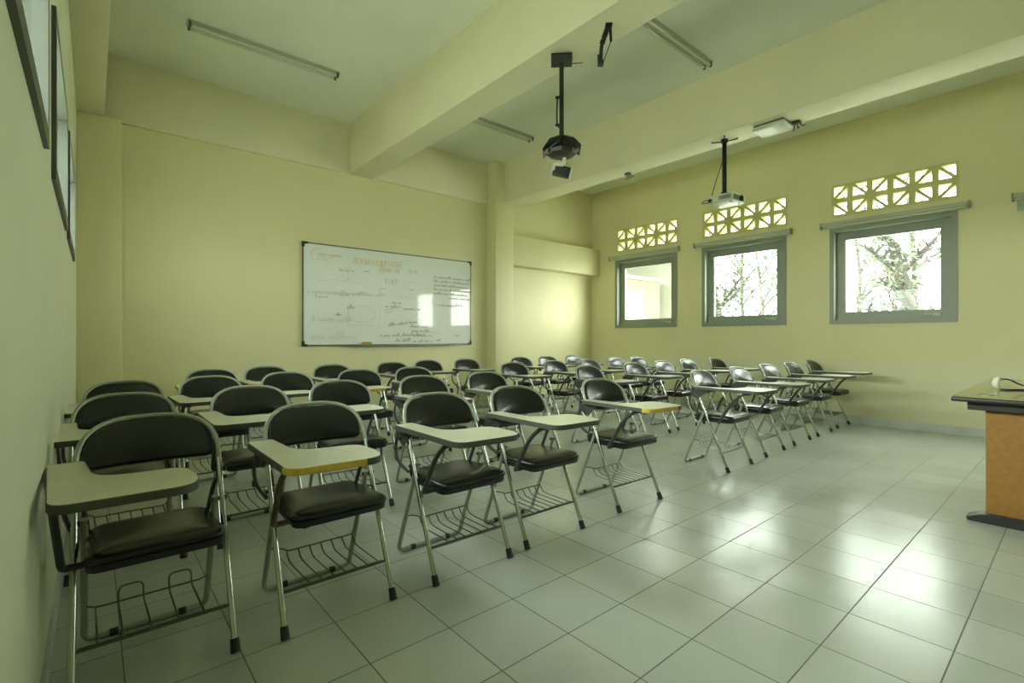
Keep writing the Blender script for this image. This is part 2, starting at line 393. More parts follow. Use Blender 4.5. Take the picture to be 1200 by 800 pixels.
# ------------------------------------------------------------------ whiteboard
BX0, BX1, BZ0, BZ1 = 1.868, 4.285, .945, 2.168
wb = empty('whiteboard', ((BX0+BX1)/2, D, BZ0))
tag(wb, 'white enamel writing board with faded handwriting fixed on the back wall', 'whiteboard')
hw, hh = (BX1-BX0)/2, BZ1-BZ0
bm = new(); box(bm, -hw+.01, hw-.01, -.022, -.002, .01, hh-.01); obj('writing_surface', bm, M['board'], wb)
bm = new()
box(bm, -hw, hw, -.03, -.001, hh-.014, hh); box(bm, -hw, hw, -.03, -.001, 0, .014)
box(bm, -hw, -hw+.010, -.03, -.001, .014, hh-.014); box(bm, hw-.010, hw, -.03, -.001, .014, hh-.014)
obj('board_frame', bm, M['board_frame'], wb)
for sx in (-1, 1):
    for top in (0, 1):
        bm = new(); z0, z1 = (hh-.055, hh+.004) if top else (-.004, .055)
        xa, xb = (-hw-.004, -hw+.022) if sx < 0 else (hw-.022, hw+.004)
        box(bm, xa, xb, -.034, -.001, z0, z1)
        xa, xb = (-hw-.004, -hw+.055) if sx < 0 else (hw-.055, hw+.004)
        zz = (hh-.022, hh+.004) if top else (-.004, .022)
        box(bm, xa, xb, -.0345, -.001, *zz); obj('corner_cap', bm, M['black'], wb)
bm = new(); box(bm, -.72, hw-.3, -.075, -.03, -.006, .004); box(bm, -.72, hw-.3, -.078, -.073, -.006, .012); obj('pen_tray', bm, M['board_frame'], wb)
def strokes(name, lines, mat, w=.0035):
    """each line: polyline of (u,v) in 0..1 board coordinates (v down)"""
    bm = new()
    for ln in lines:
        P = [Vector((-hw+u*2*hw, -.0226, hh-v*hh)) for u, v in ln]
        for a, b in zip(P, P[1:]):
            d = (b-a)
            if d.length < 1e-5: continue
            d.normalize(); nrm = Vector((-d.z, 0, d.x))*w; a2, b2 = a-d*w*.6, b+d*w*.6
            vs = [bm.verts.new(p) for p in (a2-nrm, b2-nrm, b2+nrm, a2+nrm)]
            bm.faces.new(vs)
    return obj(name, bm, mat, wb)
GL = {  # simple pen strokes for handwritten capitals / small letters, unit box, v down
 'A': [[(0, 1), (.45, 0), (.9, 1)], [(.2, .6), (.75, .6)]], 'B': [[(0, 1), (0, 0), (.6, .1), (.6, .4), (0, .5), (.7, .6), (.65, .95), (0, 1)]],
 'E': [[(.7, 0), (0, 0), (0, 1), (.7, 1)], [(0, .5), (.6, .5)]], 'F': [[(.7, 0), (0, 0), (0, 1)], [(0, .5), (.6, .5)]],
 'G': [[(.8, .15), (.4, 0), (0, .4), (.2, 1), (.7, .95), (.75, .6), (.45, .6)]], 'I': [[(.3, 0), (.3, 1)]], 'K': [[(0, 0), (0, 1)], [(.7, 0), (0, .55), (.75, 1)]],
 'L': [[(0, 0), (0, 1), (.7, 1)]], 'N': [[(0, 1), (0, 0), (.7, 1), (.7, 0)]], 'O': [[(.4, 0), (0, .3), (.1, .9), (.5, 1), (.8, .6), (.7, .1), (.4, 0)]],
 'P': [[(0, 1), (0, 0), (.6, .05), (.65, .4), (0, .55)]], 'R': [[(0, 1), (0, 0), (.6, .05), (.6, .4), (0, .5), (.7, 1)]],
 'S': [[(.7, .1), (.3, 0), (.05, .25), (.6, .6), (.5, .95), (0, .95)]], 'T': [[(0, 0), (.8, 0)], [(.4, 0), (.4, 1)]], 'U': [[(0, 0), (.05, .8), (.4, 1), (.7, .8), (.7, 0)]],
 'V': [[(0, 0), (.35, 1), (.75, 0)]], 'H': [[(0, 0), (0, 1)], [(.7, 0), (.7, 1)], [(0, .5), (.7, .5)]],
}
def scrawl(u, v, n, ch, seed, slope=0., up=False):
    """a handwritten run of n letters starting at (u,v); ch letter height in board fractions"""
    rr = random.Random(seed); out = []; keys = list(GL); asp = hh/(2*hw)
    x = u; gap = False
    for i in range(n):
        if up:
            cw = ch*asp*.55
            out.append([[(x+a*cw, v+b*ch+slope*(x-u)) for a, b in ln] for ln in GL[rr.choice(keys)]])
            x += cw*1.2
        else:
            cw = ch*asp*.52; pts = out[-1][0] if out and not gap else []
            if gap or not out: out.append([pts])
            hgt = rr.choice([.5, .5, .55, .5, 1.0, .5])
            for k in range(5):
                pts.append((x+cw*k/4, v+slope*(x-u)+ch*(1-(hgt if k % 2 else rr.uniform(.0, .15)))))
            x += cw; gap = rr.random() < .16
            if gap: x += cw*.9
    return out
def arc(cu, cv, ru, rv, a0=0, a1=360, n=26):
    return [(cu+ru*math.cos(math.radians(a0+(a1-a0)*k/n)), cv+rv*math.sin(math.radians(a0+(a1-a0)*k/n))) for k in range(n+1)]
S_ = scrawl
def run(name, mat, w, *lines):
    for ln in lines:
        if isinstance(ln[0][0], list):
            for word in ln: strokes(name, word, mat, w)
        else: strokes(name, ln, mat, w)
run('heading', M['ink_orange'], .0034, S_(.255, .105, 3, .055, 1, up=True), S_(.315, .105, 6, .06, 5, up=True), S_(.41, .10, 7, .055, 8, up=True), S_(.40, .175, 8, .045, 11, up=True))
run('orange_note', M['ink_orange'], .0022, S_(.075, .07, 8, .05, 21))
run('orange_underline', M['ink_orange'], .0022, [[(.07, .135), (.15, .13)]], [[(.065, .155), (.13, .155)]], [arc(.1, .1, .06, .06, 150, 260, 10)])
run('diagram_line', M['ink_pale'], .0026, [arc(.225, .27, .036, .055, -10, 330)], [[(.225, .21), (.225, .36)]], [[(.075, .40), (.08, .36), (.15, .345), (.225, .345), (.30, .36), (.34, .40)]],
    [arc(.30, .68, .075, .085, -30, 320)], [[(.225, .58), (.225, .79), (.40, .79), (.40, .56)]], [arc(.62, .43, .085, .13, 195, 345, 18)], [[(.50, .47), (.72, .49)]], [[(.62, .53), (.75, .53)]], [[(.66, .86), (.78, .86)]])
run('wiped_handwriting', M['ink_pale'], .0026, S_(.02, .44, 10, .05, 31), S_(.16, .44, 9, .05, 32), S_(.28, .44, 9, .05, 33), S_(.06, .50, 6, .03, 34), S_(.185, .47, 5, .03, 39),
    S_(.04, .70, 9, .07, 35), S_(.04, .86, 10, .08, 36), S_(.57, .36, 4, .04, 37))
run('note_line', M['ink_dark'], .0021, *[S_(.735 if k < 5 else .84, .20+.047*k, 26 if k < 5 else 15, .034, 50+k, slope=.02) for k in range(6)])
run('dark_handwriting', M['ink_dark'], .0021, S_(.43, .285, 4, .06, 61, up=True), S_(.57, .17, 5, .035, 62, up=True), S_(.43, .56, 7, .04, 63), S_(.47, .52, 5, .035, 64),
    S_(.54, .585, 12, .03, 65), S_(.45, .76, 15, .04, 66, slope=-.25), S_(.22, .58, 3, .05, 67), S_(.16, .67, 4, .03, 68), S_(.58, .77, 10, .04, 69), S_(.59, .82, 9, .04, 70),
    S_(.40, .87, 18, .045, 71, slope=-.05), S_(.60, .87, 10, .04, 75), S_(.49, .93, 8, .04, 72, slope=-.1), S_(.60, .935, 9, .04, 73), S_(.77, .52, 14, .035, 76), S_(.88, .87, 3, .04, 78), S_(.75, .93, 4, .03, 79))
run('pen_stroke', M['ink_dark'], .0024, [[(.42, .63), (.49, .605)]], [[(.43, .655), (.48, .635)]], [[(.505, .56), (.505, .62)]], [[(.43, .40), (.40, .40), (.40, .46), (.43, .46)]],
    [[(.74, .545), (.86, .56), (.90, .585)]], [[(.125, .73), (.15, .735)]], [[(.65, .67), (.68, .69)]], [[(.645, .71), (.655, .76)]], [[(.645, .76), (.655, .81)]])
run('blue_note', M['ink_blue'], .0024, S_(.18, .22, 8, .03, 81), S_(.31, .21, 4, .03, 82))
er = empty('board_eraser', (2.645, D-.052, .95))
tag(er, 'yellow felt board eraser lying on the whiteboard tray', 'eraser')
bm = new(); box(bm, -.06, .06, -.019, .019, 0, .022); bevel_all(bm, .003); obj('felt_pad', bm, M['eraser'], er)
bm = new(); box(bm, -.06, .06, -.019, .019, .022, .040); bevel_all(bm, .005); obj('grip', bm, M['edge_y'], er)

# ------------------------------------------------------------------ ceiling lights
def tube_light(x0, x1, y, label):
    t = empty('tube_light', ((x0+x1)/2, y, H)); L_ = (x1-x0)/2
    tag(t, label, 'light', 'unlit fluorescent tube lights')
    bm = new()
    prof = [(-.044, 0), (-.044, -.010), (-.018, -.032), (.018, -.032), (.044, -.010), (.044, 0)]
    A = [bm.verts.new((-L_, a, b)) for a, b in prof]; B = [bm.verts.new((L_, a, b)) for a, b in prof]
    for k in range(6): bm.faces.new((A[k], A[(k+1) % 6], B[(k+1) % 6], B[k]))
    bm.faces.new(A); bm.faces.new(B[::-1]); obj('housing', bm, M['fixture'], t)
    for s in (-1, 1):
        bm = new(); tube(bm, [(-L_+.035, s*.032, -.044), (L_-.035, s*.032, -.044)], .0125, 10); obj('fluorescent_tube', bm, M['tube'], t, True)
    for s in (-1, 1):
        for q in (-1, 1):
            bm = new(); box(bm, s*(L_-.02)-.010, s*(L_-.02)+.010, q*.032-.012, q*.032+.012, -.058, -.008); bevel_all(bm, .004); obj('lamp_holder', bm, M['dim'], t)
    return t
tube_light(.60, 1.885, 4.905, 'unlit tube light nearest the left wall, on the ceiling')
tube_light(3.13, 4.445, 4.80, 'unlit tube light between the beams, nearest the back wall')
tube_light(3.22, 4.535, 2.385, 'unlit tube light between the beams, nearest the viewer')

# ------------------------------------------------------------------ black ceiling mount (first beam)
m1 = empty('projector_mount', (2.585, 2.476, ZB), -.785)
tag(m1, 'black ceiling mount with hooded cage hanging from the first beam', 'projector mount')
bm = new()
vs = []
prof = [(-.045, 0), (-.06, -.025), (-.045, -.055), (.045, -.055), (.06, -.025), (.045, 0)]
A = [bm.verts.new((-.075, a, b)) for a, b in prof]; B = [bm.verts.new((.075, a, b)) for a, b in prof]
for k in range(6): bm.faces.new((A[k], A[(k+1) % 6], B[(k+1) % 6], B[k]))
bm.faces.new(A); bm.faces.new(B[::-1]); obj('ceiling_box', bm, M['mount'], m1)
bm = new(); tube(bm, fillet([(.06, 0, -.05), (.10, 0, -.058), (.15, .01, -.045)], .02), .003, 6); obj('loose_wire', bm, M['black'], m1)
bm = new(); tube(bm, [(0, 0, -.05), (0, 0, -.62)], .0165, 12); obj('pole', bm, M['mount'], m1, True)
bm = new(); tube(bm, fillet([(-.005, 0, -.28), (-.03, 0, -.30), (-.034, 0, -.46), (-.03, 0, -.50), (0, 0, -.53)], .02), .006, 6)
box(bm, -.045, -.01, -.008, .008, -.305, -.29); box(bm, -.045, -.01, -.008, .008, -.505, -.49); obj('cable_clamp', bm, M['mount'], m1)
bm = new()
# hood: two sloping roof plates with turned-down edges
def plate(bm, pts, th=.006):
    a = [bm.verts.new(p) for p in pts]; b = [bm.verts.new((p[0], p[1], p[2]-th)) for p in pts]; n = len(pts)
    bm.faces.new(a); bm.faces.new(b[::-1])
    for k in range(n): bm.faces.new((a[k], a[(k+1) % n], b[(k+1) % n], b[k]))
plate(bm, [(0, -.10, -.605), (0, .10, -.605), (-.085, .115, -.635), (-.135, .10, -.70), (-.135, -.10, -.70), (-.085, -.115, -.635)])
plate(bm, [(0, .10, -.605), (0, -.10, -.605), (.085, -.115, -.635), (.135, -.10, -.68), (.135, .10, -.68), (.085, .115, -.635)])
obj('hood', bm, M['mount'], m1)
bm = new(); lathe(bm, [(.03, -.63), (.10, -.675), (.112, -.69), (.105, -.715), (.06, -.735), (.02, -.74)], n=8); obj('turntable', bm, M['dark_metal'], m1)
for a in (-.09, .09):
    bm = new(); lathe(bm, [(.008, -.70), (.013, -.70), (.013, -.72), (.008, -.72)], (a*1.2, -.07, 0), 10); obj('thumb_screw', bm, M['chrome'], m1)
bm = new(); tube(bm, fillet([(.02, 0, -.735), (.02, -.035, -.775), (.01, -.04, -.80), (-.055, -.036, -.79), (-.06, -.02, -.83)], .012), .014, 8); obj('swivel_arm', bm, M['white'], m1, True)
mt = Matrix.Translation((.0, 0, -.835)) @ Matrix.Rotation(math.radians(14), 4, 'Y')
bm = new(); box(bm, -.062, .062, -.03, .03, -.035, .035, mat=mt); bevel_all(bm, .006); obj('camera_body', bm, M['black'], m1)
for s in (-1, 1):
    bm = new(); box(bm, s*.068-.006, s*.068+.006, -.032, .032, -.037, .037, mat=mt); bevel_all(bm, .003); obj('end_plate', bm, M['white'], m1)

br = empty('hanging_bracket', (2.56, 2.03, ZB), -.785)
tag(br, 'empty black strap bracket on the first beam beside the hooded mount', 'bracket')
bm = new(); box(bm, -.022, .022, -.03, .03, -.014, 0); bevel_all(bm, .003); obj('base_plate', bm, M['mount'], br)
sp_ = fillet([(-.004, 0, -.012), (-.036, 0, -.10), (-.045, .01, -.135), (-.048, .02, -.235)], .02)
bm = new(); tube(bm, sp_, [.017]*(len(sp_)//2)+[.012]*(len(sp_)-len(sp_)//2), 6, flat=.6); obj('strap', bm, M['mount'], br)
bm = new(); tube(bm, [(.012, 0, -.012), (.016, 0, -.105)], .009, 6); tube(bm, [(.016, 0, -.105), (-.030, .02, -.225)], .003, 6); obj('stay', bm, M['mount'], br)
bm = new(); box(bm, -.068, -.03, .0, .04, -.25, -.222); bevel_all(bm, .004); tube(bm, [(-.062, .02, -.18), (-.062, .02, -.225)], .008, 8); obj('clamp', bm, M['black'], br)
bm = new(); lathe(bm, [(.004, 0), (.007, .002), (.007, .006)], (-.044, -.012, -.098), 8); obj('bolt', bm, M['chrome'], br)

# ------------------------------------------------------------------ white projector on second beam
m2 = empty('projector', (4.95, 2.43, ZB), 0)
tag(m2, 'white projector on a black pole under the second beam', 'projector')
bm = new()
for a in (.45, 1.9, 3.6, 5.1):
    tube(bm, [(.01*math.cos(a), .01*math.sin(a), -.02), (.115*math.cos(a), .115*math.sin(a), -.012), (.125*math.cos(a), .125*math.sin(a), -.004)], .007, 6)
lathe(bm, [(.035, 0), (.035, -.03)], n=10); obj('ceiling_spider', bm, M['mount'], m2)
bm = new(); tube(bm, [(0, 0, -.02), (0, 0, -.545)], .022, 12); obj('pole', bm, M['mount'], m2, True)
bm = new(); box(bm, -.028, .028, -.022, .022, -.585, -.54); bevel_all(bm, .004); tube(bm, [(0, 0, -.56), (.12, -.06, -.565)], .006, 6); obj('clamp', bm, M['mount'], m2)
PRZ = -.58
bm = new(); tube(bm, fillet([(-.02, .0, -.20), (-.06, .06, -.42), (-.09, .09, -.582)], .1), .004, 6); obj('power_cable', bm, M['black'], m2)
shell = bm = new(); prm = Matrix.Translation((.02, -.01, 0)) @ Matrix.Rotation(-.03, 4, 'Z')
box(bm, -.128, .128, -.13, .13, PRZ-.085, PRZ, mat=prm); bevel_all(bm, .010, 3); sh = obj('shell', bm, M['proj'], m2, True)
bm = new(); box(bm, -.105, .10, -.133, -.128, PRZ-.068, PRZ-.018, mat=prm)
obj('lens_panel', bm, M['dim'], m2)
bm = new(); lathe(bm, [(.03, 0), (.03, .016), (.024, .018), (.02, .010)], n=16, mat=prm @ Matrix.Translation((.045, -.130, PRZ-.042)) @ Matrix.Rotation(PI/2, 4, 'X')); obj('lens', bm, M['black'], m2, True)
bm = new()
for k in range(9): box(bm, -.131, -.127, -.11+.014*k, -.102+.014*k, PRZ-.06, PRZ-.02, mat=prm)
obj('vent_grille', bm, M['dim'], m2)
for sx, sy in ((-.09, -.09), (.09, -.09), (0, .09)):
    bm = new(); lathe(bm, [(.014, 0), (.014, -.012), (.010, -.014)], (0, 0, PRZ-.084), 10, mat=prm @ Matrix.Translation((sx, sy, 0))); obj('foot', bm, M['white'], m2)
bm = new(); tube(bm, [prm @ Vector(p) for p in fillet([(-.12, .10, PRZ-.05), (-.18, .13, PRZ-.045), (-.20, .16, PRZ-.07), (-.17, .17, PRZ-.075), (-.12, .12, PRZ-.06)], .03)], .004, 6); obj('looped_cable', bm, M['black'], m2)
bm = new(); box(bm, -.150, -.127, .085, .115, PRZ-.065, PRZ-.035, mat=prm); obj('plug', bm, M['black'], m2)

# square light fitting on second beam
pl = empty('ceiling_lamp', (4.965, 1.96, ZB)); tag(pl, 'square white lamp fixed under the second beam beside the projector', 'light')
bm = new(); box(bm, -.115, .115, -.135, .135, -.018, 0); bevel_all(bm, .004); obj('base', bm, M['dim'], pl)
bm = new(); box(bm, -.125, .125, -.145, .145, -.055, -.016); bevel_all(bm, .014, 3); obj('diffuser', bm, M['white'], pl, True)
# cable stubs on second beam
def stub(y, label):
    s = empty('hanging_cable', (5.075, y, ZB)); tag(s, label, 'cable', 'loose cable stubs on the second beam')
    bm = new(); box(bm, -.055, -.004, -.035, .035, -.022, 0); bevel_all(bm, .004); obj('junction_clip', bm, M['dim'], s)
    for k in range(3):
        bm = new(); a = (k-1)*.04
        tube(bm, fillet([(-.02, a*.5, -.014), (.005, a, -.05-.01*k), (.01+.02*k, a*1.6, -.035)], .015), .0045, 6); obj('wire_end', bm, M['black'], s)
stub(3.70, 'small cable stub under the second beam near the back wall')
stub(1.78, 'small cable stub under the second beam beside the square lamp')

# ------------------------------------------------------------------ teacher's desk
dk = empty('desk', (4.55, .12, 0)); tag(dk, 'wooden teacher desk with dark edges at the right side', 'desk')
DX0, DX1, DY0, DY1, DZ = 3.70-4.55, .85, -.42, .385, .72
bm = new(); box(bm, DX0+.008, DX1-.008, DY0+.008, DY1-.008, DZ-.012, DZ); bevel_all(bm, .002); obj('desk_top', bm, M['desk_top'], dk)
bm = new(); box(bm, DX0, DX1, DY0, DY1, DZ-.036, DZ-.010); bevel_all(bm, .008, 3); obj('edge_moulding', bm, M['desk_dark'], dk, True)
bm = new(); box(bm, DX0+.075, DX1-.075, DY0+.06, DY1-.06, DZ-.085, DZ-.034); bevel_all(bm, .004); obj('apron', bm, M['desk_dark'], dk)
for x in (DX0+.14, DX1-.17):
    bm = new(); box(bm, x, x+.03, DY0+.13, DY1-.13, .05, DZ-.08); bevel_all(bm, .002); obj('side_panel', bm, M['wood'], dk)
    bm = new()
    prof = [(DY0+.055, 0), (DY0+.05, .022), (DY0+.10, .045), (DY0+.16, .055), (DY1-.16, .055), (DY1-.10, .045), (DY1-.05, .022), (DY1-.055, 0)]
    A = [bm.verts.new((x-.03, a, b)) for a, b in prof]; B = [bm.verts.new((x+.06, a, b)) for a, b in prof]; n = len(prof)
    for k in range(n): bm.faces.new((A[k], A[(k+1) % n], B[(k+1) % n], B[k]))
    bm.faces.new(A); bm.faces.new(B[::-1]); bevel_all(bm, .004); obj('foot', bm, M['desk_dark'], dk)
bm = new(); box(bm, DX0+.165, DX1-.165, DY1-.28, DY1-.26, .22, DZ-.08); obj('modesty_panel', bm, M['wood'], dk)
bm = new(); lathe(bm, [(.042, .0005), (.042, .003), (.032, .003), (.032, .0005)], (DX0+.145, DY1-.135, DZ-.0008), 20); obj('grommet', bm, M['chrome'], dk)
hp = empty('headphones', (4.27, .335, DZ+.001), -.7065); tag(hp, 'white and black headphones lying on the teacher desk', 'headphones')
bm = new(); tube(bm, [(.035*math.cos(a)-.02, -.0, .0405+.032*math.sin(a)) for a in [math.radians(90+k*12) for k in range(15)]], [.006+.007*math.sin(PI*k/14) for k in range(15)], 10, flat=1.5); obj('ear_cup', bm, M['white'], hp, True)
bm = new(); tube(bm, fillet([(-.02, 0, .068), (.03, -.005, .066), (.085, -.015, .03), (.16, -.02, .028), (.24, -.02, .02)], .03), .0045, 8, flat=2.2); obj('headband', bm, M['black'], hp, True)
bm = new(); box(bm, -.02, .22, -.03, .015, 0.0005, .008); bevel_all(bm, .003); obj('ear_pad', bm, M['black'], hp)

# ------------------------------------------------------------------ tablet chairs
SL = .44
def bow(x): return .058*max(0, 1-(x/.2)**2)
def sgnpow(v, p): return math.copysign(abs(v)**p, v)
def build_chair():
    c = empty('tablet_chair')
    z1, zt, hwid, ex = .60, .758, .2, 2/3.1
    for s in (-1, 1):
        bm = new(); tube(bm, [(s*.2035, .0025, .006), (s*.2035, SL*.05, .05), (s*.20, SL*.40, .40), (s*.20, SL*.60+.0, .60)], [.0102, .0102, .0098, .0086], 12)
        lg = obj('leg', bm, M['chrome'], c, True)
        bm = new(); tube(bm, [(s*.2036, -.001, 0), (s*.2036, SL*.006, .006), (s*.2035, SL*.04, .04)], [.0150, .0152, .0135], 12); obj('rubber_foot', bm, M['rubber'], lg, True, 60)
    bm = new(); pts = []
    for k in range(33):
        a = PI*k/32; x = hwid*sgnpow(math.cos(a), ex); z = z1+(zt-z1)*sgnpow(math.sin(a), ex)
        pts.append((x, SL*z+bow(x), z))
    tube(bm, pts, .0086, 12); obj('back_frame', bm, M['satin'], c, True)
    # backrest cushion
    bm = new(); out = []
    for k in range(25):
        a = PI*k/24; out.append((.1865*sgnpow(math.cos(a), ex), .630+.117*sgnpow(math.sin(a), ex)))
    for k in range(1, 7):
        a = PI/2*k/6; out.append((-.1865+.03*(1-math.cos(a)), .630-.024*math.sin(a)))
    out += [(-.08, .604), (0, .602), (.08, .604)]
    for k in range(0, 6):
        a = PI/2*(1-k/6); out.append((.1865-.03*(1-math.cos(a)), .630-.024*math.sin(a)))
    cz = .672
    def bp(x, z, d): return Vector((x, SL*z+bow(x)-.915*d, z+.403*d))
    rings = []
    for s, d in ((.90, -.012), (.985, -.010), (1, -.003), (1, .004), (.985, .010), (.955, .0145), (.90, .018), (.80, .0215), (.68, .0248), (.55, .0276), (.42, .030), (.28, .0315), (.14, .0325)):
        rings.append([bm.verts.new(bp(x*s, cz+(z-cz)*s, d)) for x, z in out])
    n = len(out)
    for a, b in zip(rings, rings[1:]):
        for k in range(n): bm.faces.new((a[k], a[(k+1) % n], b[(k+1) % n], b[k]))
    bm.faces.new(rings[0]); bm.faces.new(rings[-1]); obj('backrest', bm, M['vinyl'], c, True, 60)
    # rear legs + floor bar
    for s in (-1, 1):
        bm = new(); tube(bm, [(s*.178, .205, .475), (s*.178, .29, .26), (s*.178, .366, .075)], .0105, 10); lg = obj('leg', bm, M['satin'], c, True)
        bm = new(); tube(bm, [(s*.165, .212, .462), (s*.215, .212, .462)], .0085, 8); obj('pivot_bolt', bm, M['dark_metal'], lg)
    bm = new(); tube(bm, fillet([(-.178, .364, .08), (-.178, .388, .0125), (.178, .388, .0125), (.178, .364, .08)], .075, 8), .0105, 10)
    fb = obj('floor_bar', bm, M['satin'], c, True)
    for s in (-1, 1):
        bm = new(); tube(bm, [(s*.10-.012, .388, .0125), (s*.10+.012, .388, .0125)], .0122, 10); obj('rubber_pad', bm, M['rubber'], fb, True)
    # seat
    outl = fillet_poly([(-.178, -.012, 0), (.178, -.012, 0), (.165, .325, 0), (-.165, .325, 0)], [.045, .045, .06, .06], 7)
    def seat_shell(levels):
        bm = new(); rings = []
        for s, z in levels:
            rings.append([bm.verts.new((p.x*(1-s/.178), .155+(p.y-.155)*(1-s/.168), z-.03*(p.y)*.5)) for p in outl])
        n = len(outl)
        for a, b in zip(rings, rings[1:]):
            for k in range(n): bm.faces.new((a[k], a[(k+1) % n], b[(k+1) % n], b[k]))
        bm.faces.new(rings[0][::-1]); bm.faces.new(rings[-1]); return bm
    obj('seat', seat_shell([(.006, .394), (.0, .398), (-.003, .408), (.002, .418), (.012, .424), (.04, .429), (.09, .432), (.14, .433)]), M['vinyl'], c, True, 60)
    obj('seat_board', seat_shell([(.012, .371), (.004, .373), (.001, .378), (.001, .394), (.012, .3945)]), M['pan'], c, True)
    for s in (-1, 1):
        bm = new(); tube(bm, fillet([(s*.190, .24, .53), (s*.180, .255, .50), (s*.168, .285, .41), (s*.162, .285, .392)], .03), .009, 8, flat=.6); obj('seat_hinge', bm, M['dark_metal'], c)
    # basket
    bm = new(); tube(bm, [(-.205, .062, .135), (.205, .062, .135)], .0052, 8); tube(bm, [(-.19, .080, .131), (.19, .080, .131)], .0035, 6); obj('basket_rail', bm, M['wire'], c, True)
    bm = new(); w = .0028
    tube(bm, fillet([(-.178, .322, .195), (-.15, .318, .20), (-.125, .29, .195), (-.115, .285, .188), (.15, .285, .188), (.178, .322, .20)], .02), w, 6)
    for k in range(7):
        x = -.12+.045*k
        tube(bm, fillet([(x, .285, .188), (x+.006, .268, .15), (x+.012, .22, .143), (x+.02, .062, .138)], .02, 3), w, 6)
    obj('book_basket', bm, M['wire'], c, True)
    # writing tablet
    ol = fillet_poly([(-.268, .255, 0), (-.270, -.262, 0), (.018, -.282, 0), (.048, -.195, 0), (.036, -.045, 0), (-.172, -.015, 0), (-.182, .255, 0)],
                     [.022, .055, .05, .07, .045, .085, .018], 7)
    z0, zt2 = .629, .650
    bm = new(); A = [bm.verts.new((p.x, p.y, zt2)) for p in ol]; A2 = [bm.verts.new((p.x, p.y, z0)) for p in ol]
    bm.faces.new(A); f = bm.faces.new(A2[::-1]); f.material_index = 1
    n = len(ol)
    for k in range(n): bm.faces.new((A[k], A[(k+1) % n], A2[(k+1) % n], A2[k])).material_index = 1
    bmesh.ops.triangulate(bm, faces=[g for g in bm.faces if len(g.verts) > 4])
    tb = obj('writing_tablet', bm, [M['tablet'], M['under']], c)
    bm = new(); rr = []
    cen = Vector((-.13, -.08, 0))
    nrm = []
    for k in range(n):
        e = (ol[(k+1) % n]-ol[k-1]); nn = Vector((e.y, -e.x, 0))
        nrm.append(nn.normalized() if nn.length > 1e-9 else Vector((0, -1, 0)))
    ar = sum(ol[k].x*ol[(k+1) % n].y-ol[(k+1) % n].x*ol[k].y for k in range(n))
    sg = 1 if ar > 0 else -1
    for off, z in ((-.002, z0-.001), (.0018, z0-.001), (.0022, (z0+zt2)/2), (.0016, zt2-.001), (-.0005, zt2+.0005)):
        rr.append([bm.verts.new((ol[k].x+sg*nrm[k].x*off, ol[k].y+sg*nrm[k].y*off, z)) for k in range(n)])
    for a, b in zip(rr, rr[1:]):
        for k in range(n):
            f = bm.faces.new((a[k], a[(k+1) % n], b[(k+1) % n], b[k]))
            f.material_index = 1 if (ol[k].y < -.02 and ol[k].x < -.035 and ol[k].y < -.10) else 0
    obj('edge_band', bm, [M['edge'], M['edge']], tb, True)
    bm = new(); tube(bm, fillet([(-.20, -.16, .621), (-.235, -.13, .621), (-.236, -.05, .56), (-.226, .06, .395), (-.222, .075, .378), (-.165, .085, .376)], [0, .03, .05, .03, .03, 0]), .0102, 10); obj('tablet_support', bm, M['satin'], c, True)
    bm = new(); plate(bm, [(-.255, .10, .629), (-.19, .10, .629), (-.19, .26, .629), (-.255, .26, .629)], .005)
    for xx in (-.232,):
        a = [bm.verts.new((xx, y, z)) for y, z in ((.14, .626), (.30, .626), (.305, .59), (.245, .55))]; b = [bm.verts.new((xx+.006, y, z)) for y, z in ((.14, .626), (.30, .626), (.305, .59), (.245, .55))]
        bm.faces.new(a); bm.faces.new(b[::-1])
        for k in range(4): bm.faces.new((a[k], a[(k+1) % 4], b[(k+1) % 4], b[k]))
    tube(bm, fillet([(-.228, .29, .60), (-.232, .315, .54), (-.228, .30, .47), (-.205, .235, .43)], .04), .007, 8)
    tube(bm, [(-.24, .265, .585), (-.192, .265, .585)], .008, 8)
    obj('tablet_bracket', bm, M['dark_metal'], c)
    return c
def copy_thing(o):
    c = o.copy(); COL.objects.link(c)
    for ch in o.children:
        d = ch.copy(); COL.objects.link(d); d.parent = c
        for g in ch.children:
            e = g.copy(); COL.objects.link(e); e.parent = d
    return c
def part(o, name):
    return [ch for ch in list(o.children) + [g for c in o.children for g in c.children] if ch.name.split('.')[0] == name]
def omat(o, i, m):
    o.material_slots[i].link = 'OBJECT'; o.material_slots[i].material = m
ORD = ['first', 'second', 'third', 'fourth', 'fifth', 'sixth']
# (x, y of front feet, yaw degrees)
ROWS = [
    ([(.157, 1.832, 0), (.71, 1.797, 0), (1.302, 1.775, 0), (1.834, 1.79, 0), (2.59, 1.80, -2)],
     [(3.934, 1.797, 0), (4.671, 1.818, 1), (5.366, 1.835, 0), (6.018, 1.838, 0), (6.72, 1.862, 0)]),
    ([(.126, 2.78, 0), (.685, 2.78, 0), (1.21, 2.80, 0), (1.83, 2.82, 0), (2.44, 2.85, 1)],
     [(3.77, 2.92, 0), (4.60, 2.97, -2), (5.21, 2.98, 0), (5.84, 3.02, 2), (6.47, 2.96, 0)]),
    ([(.155, 3.66, 0), (.66, 3.78, 2), (1.19, 3.86, 0), (1.77, 3.82, -1), (2.30, 3.80, 0)],
     [(3.60, 3.87, 0), (4.28, 3.88, 1), (4.89, 3.87, 0), (5.52, 3.92, 0), (6.04, 3.92, 2)]),
    ([(.78, 4.68, -3), (1.28, 4.84, 0), (1.88, 4.74, 0), (2.60, 4.82, 0), (3.18, 5.02, 0), (3.75, 5.0, 0)],
     [(4.71, 5.0, 0), (5.23, 4.98, 0), (5.83, 5.0, 2)]),
]
RN = ['front row', 'second row back', 'third row back', 'row by the back wall']
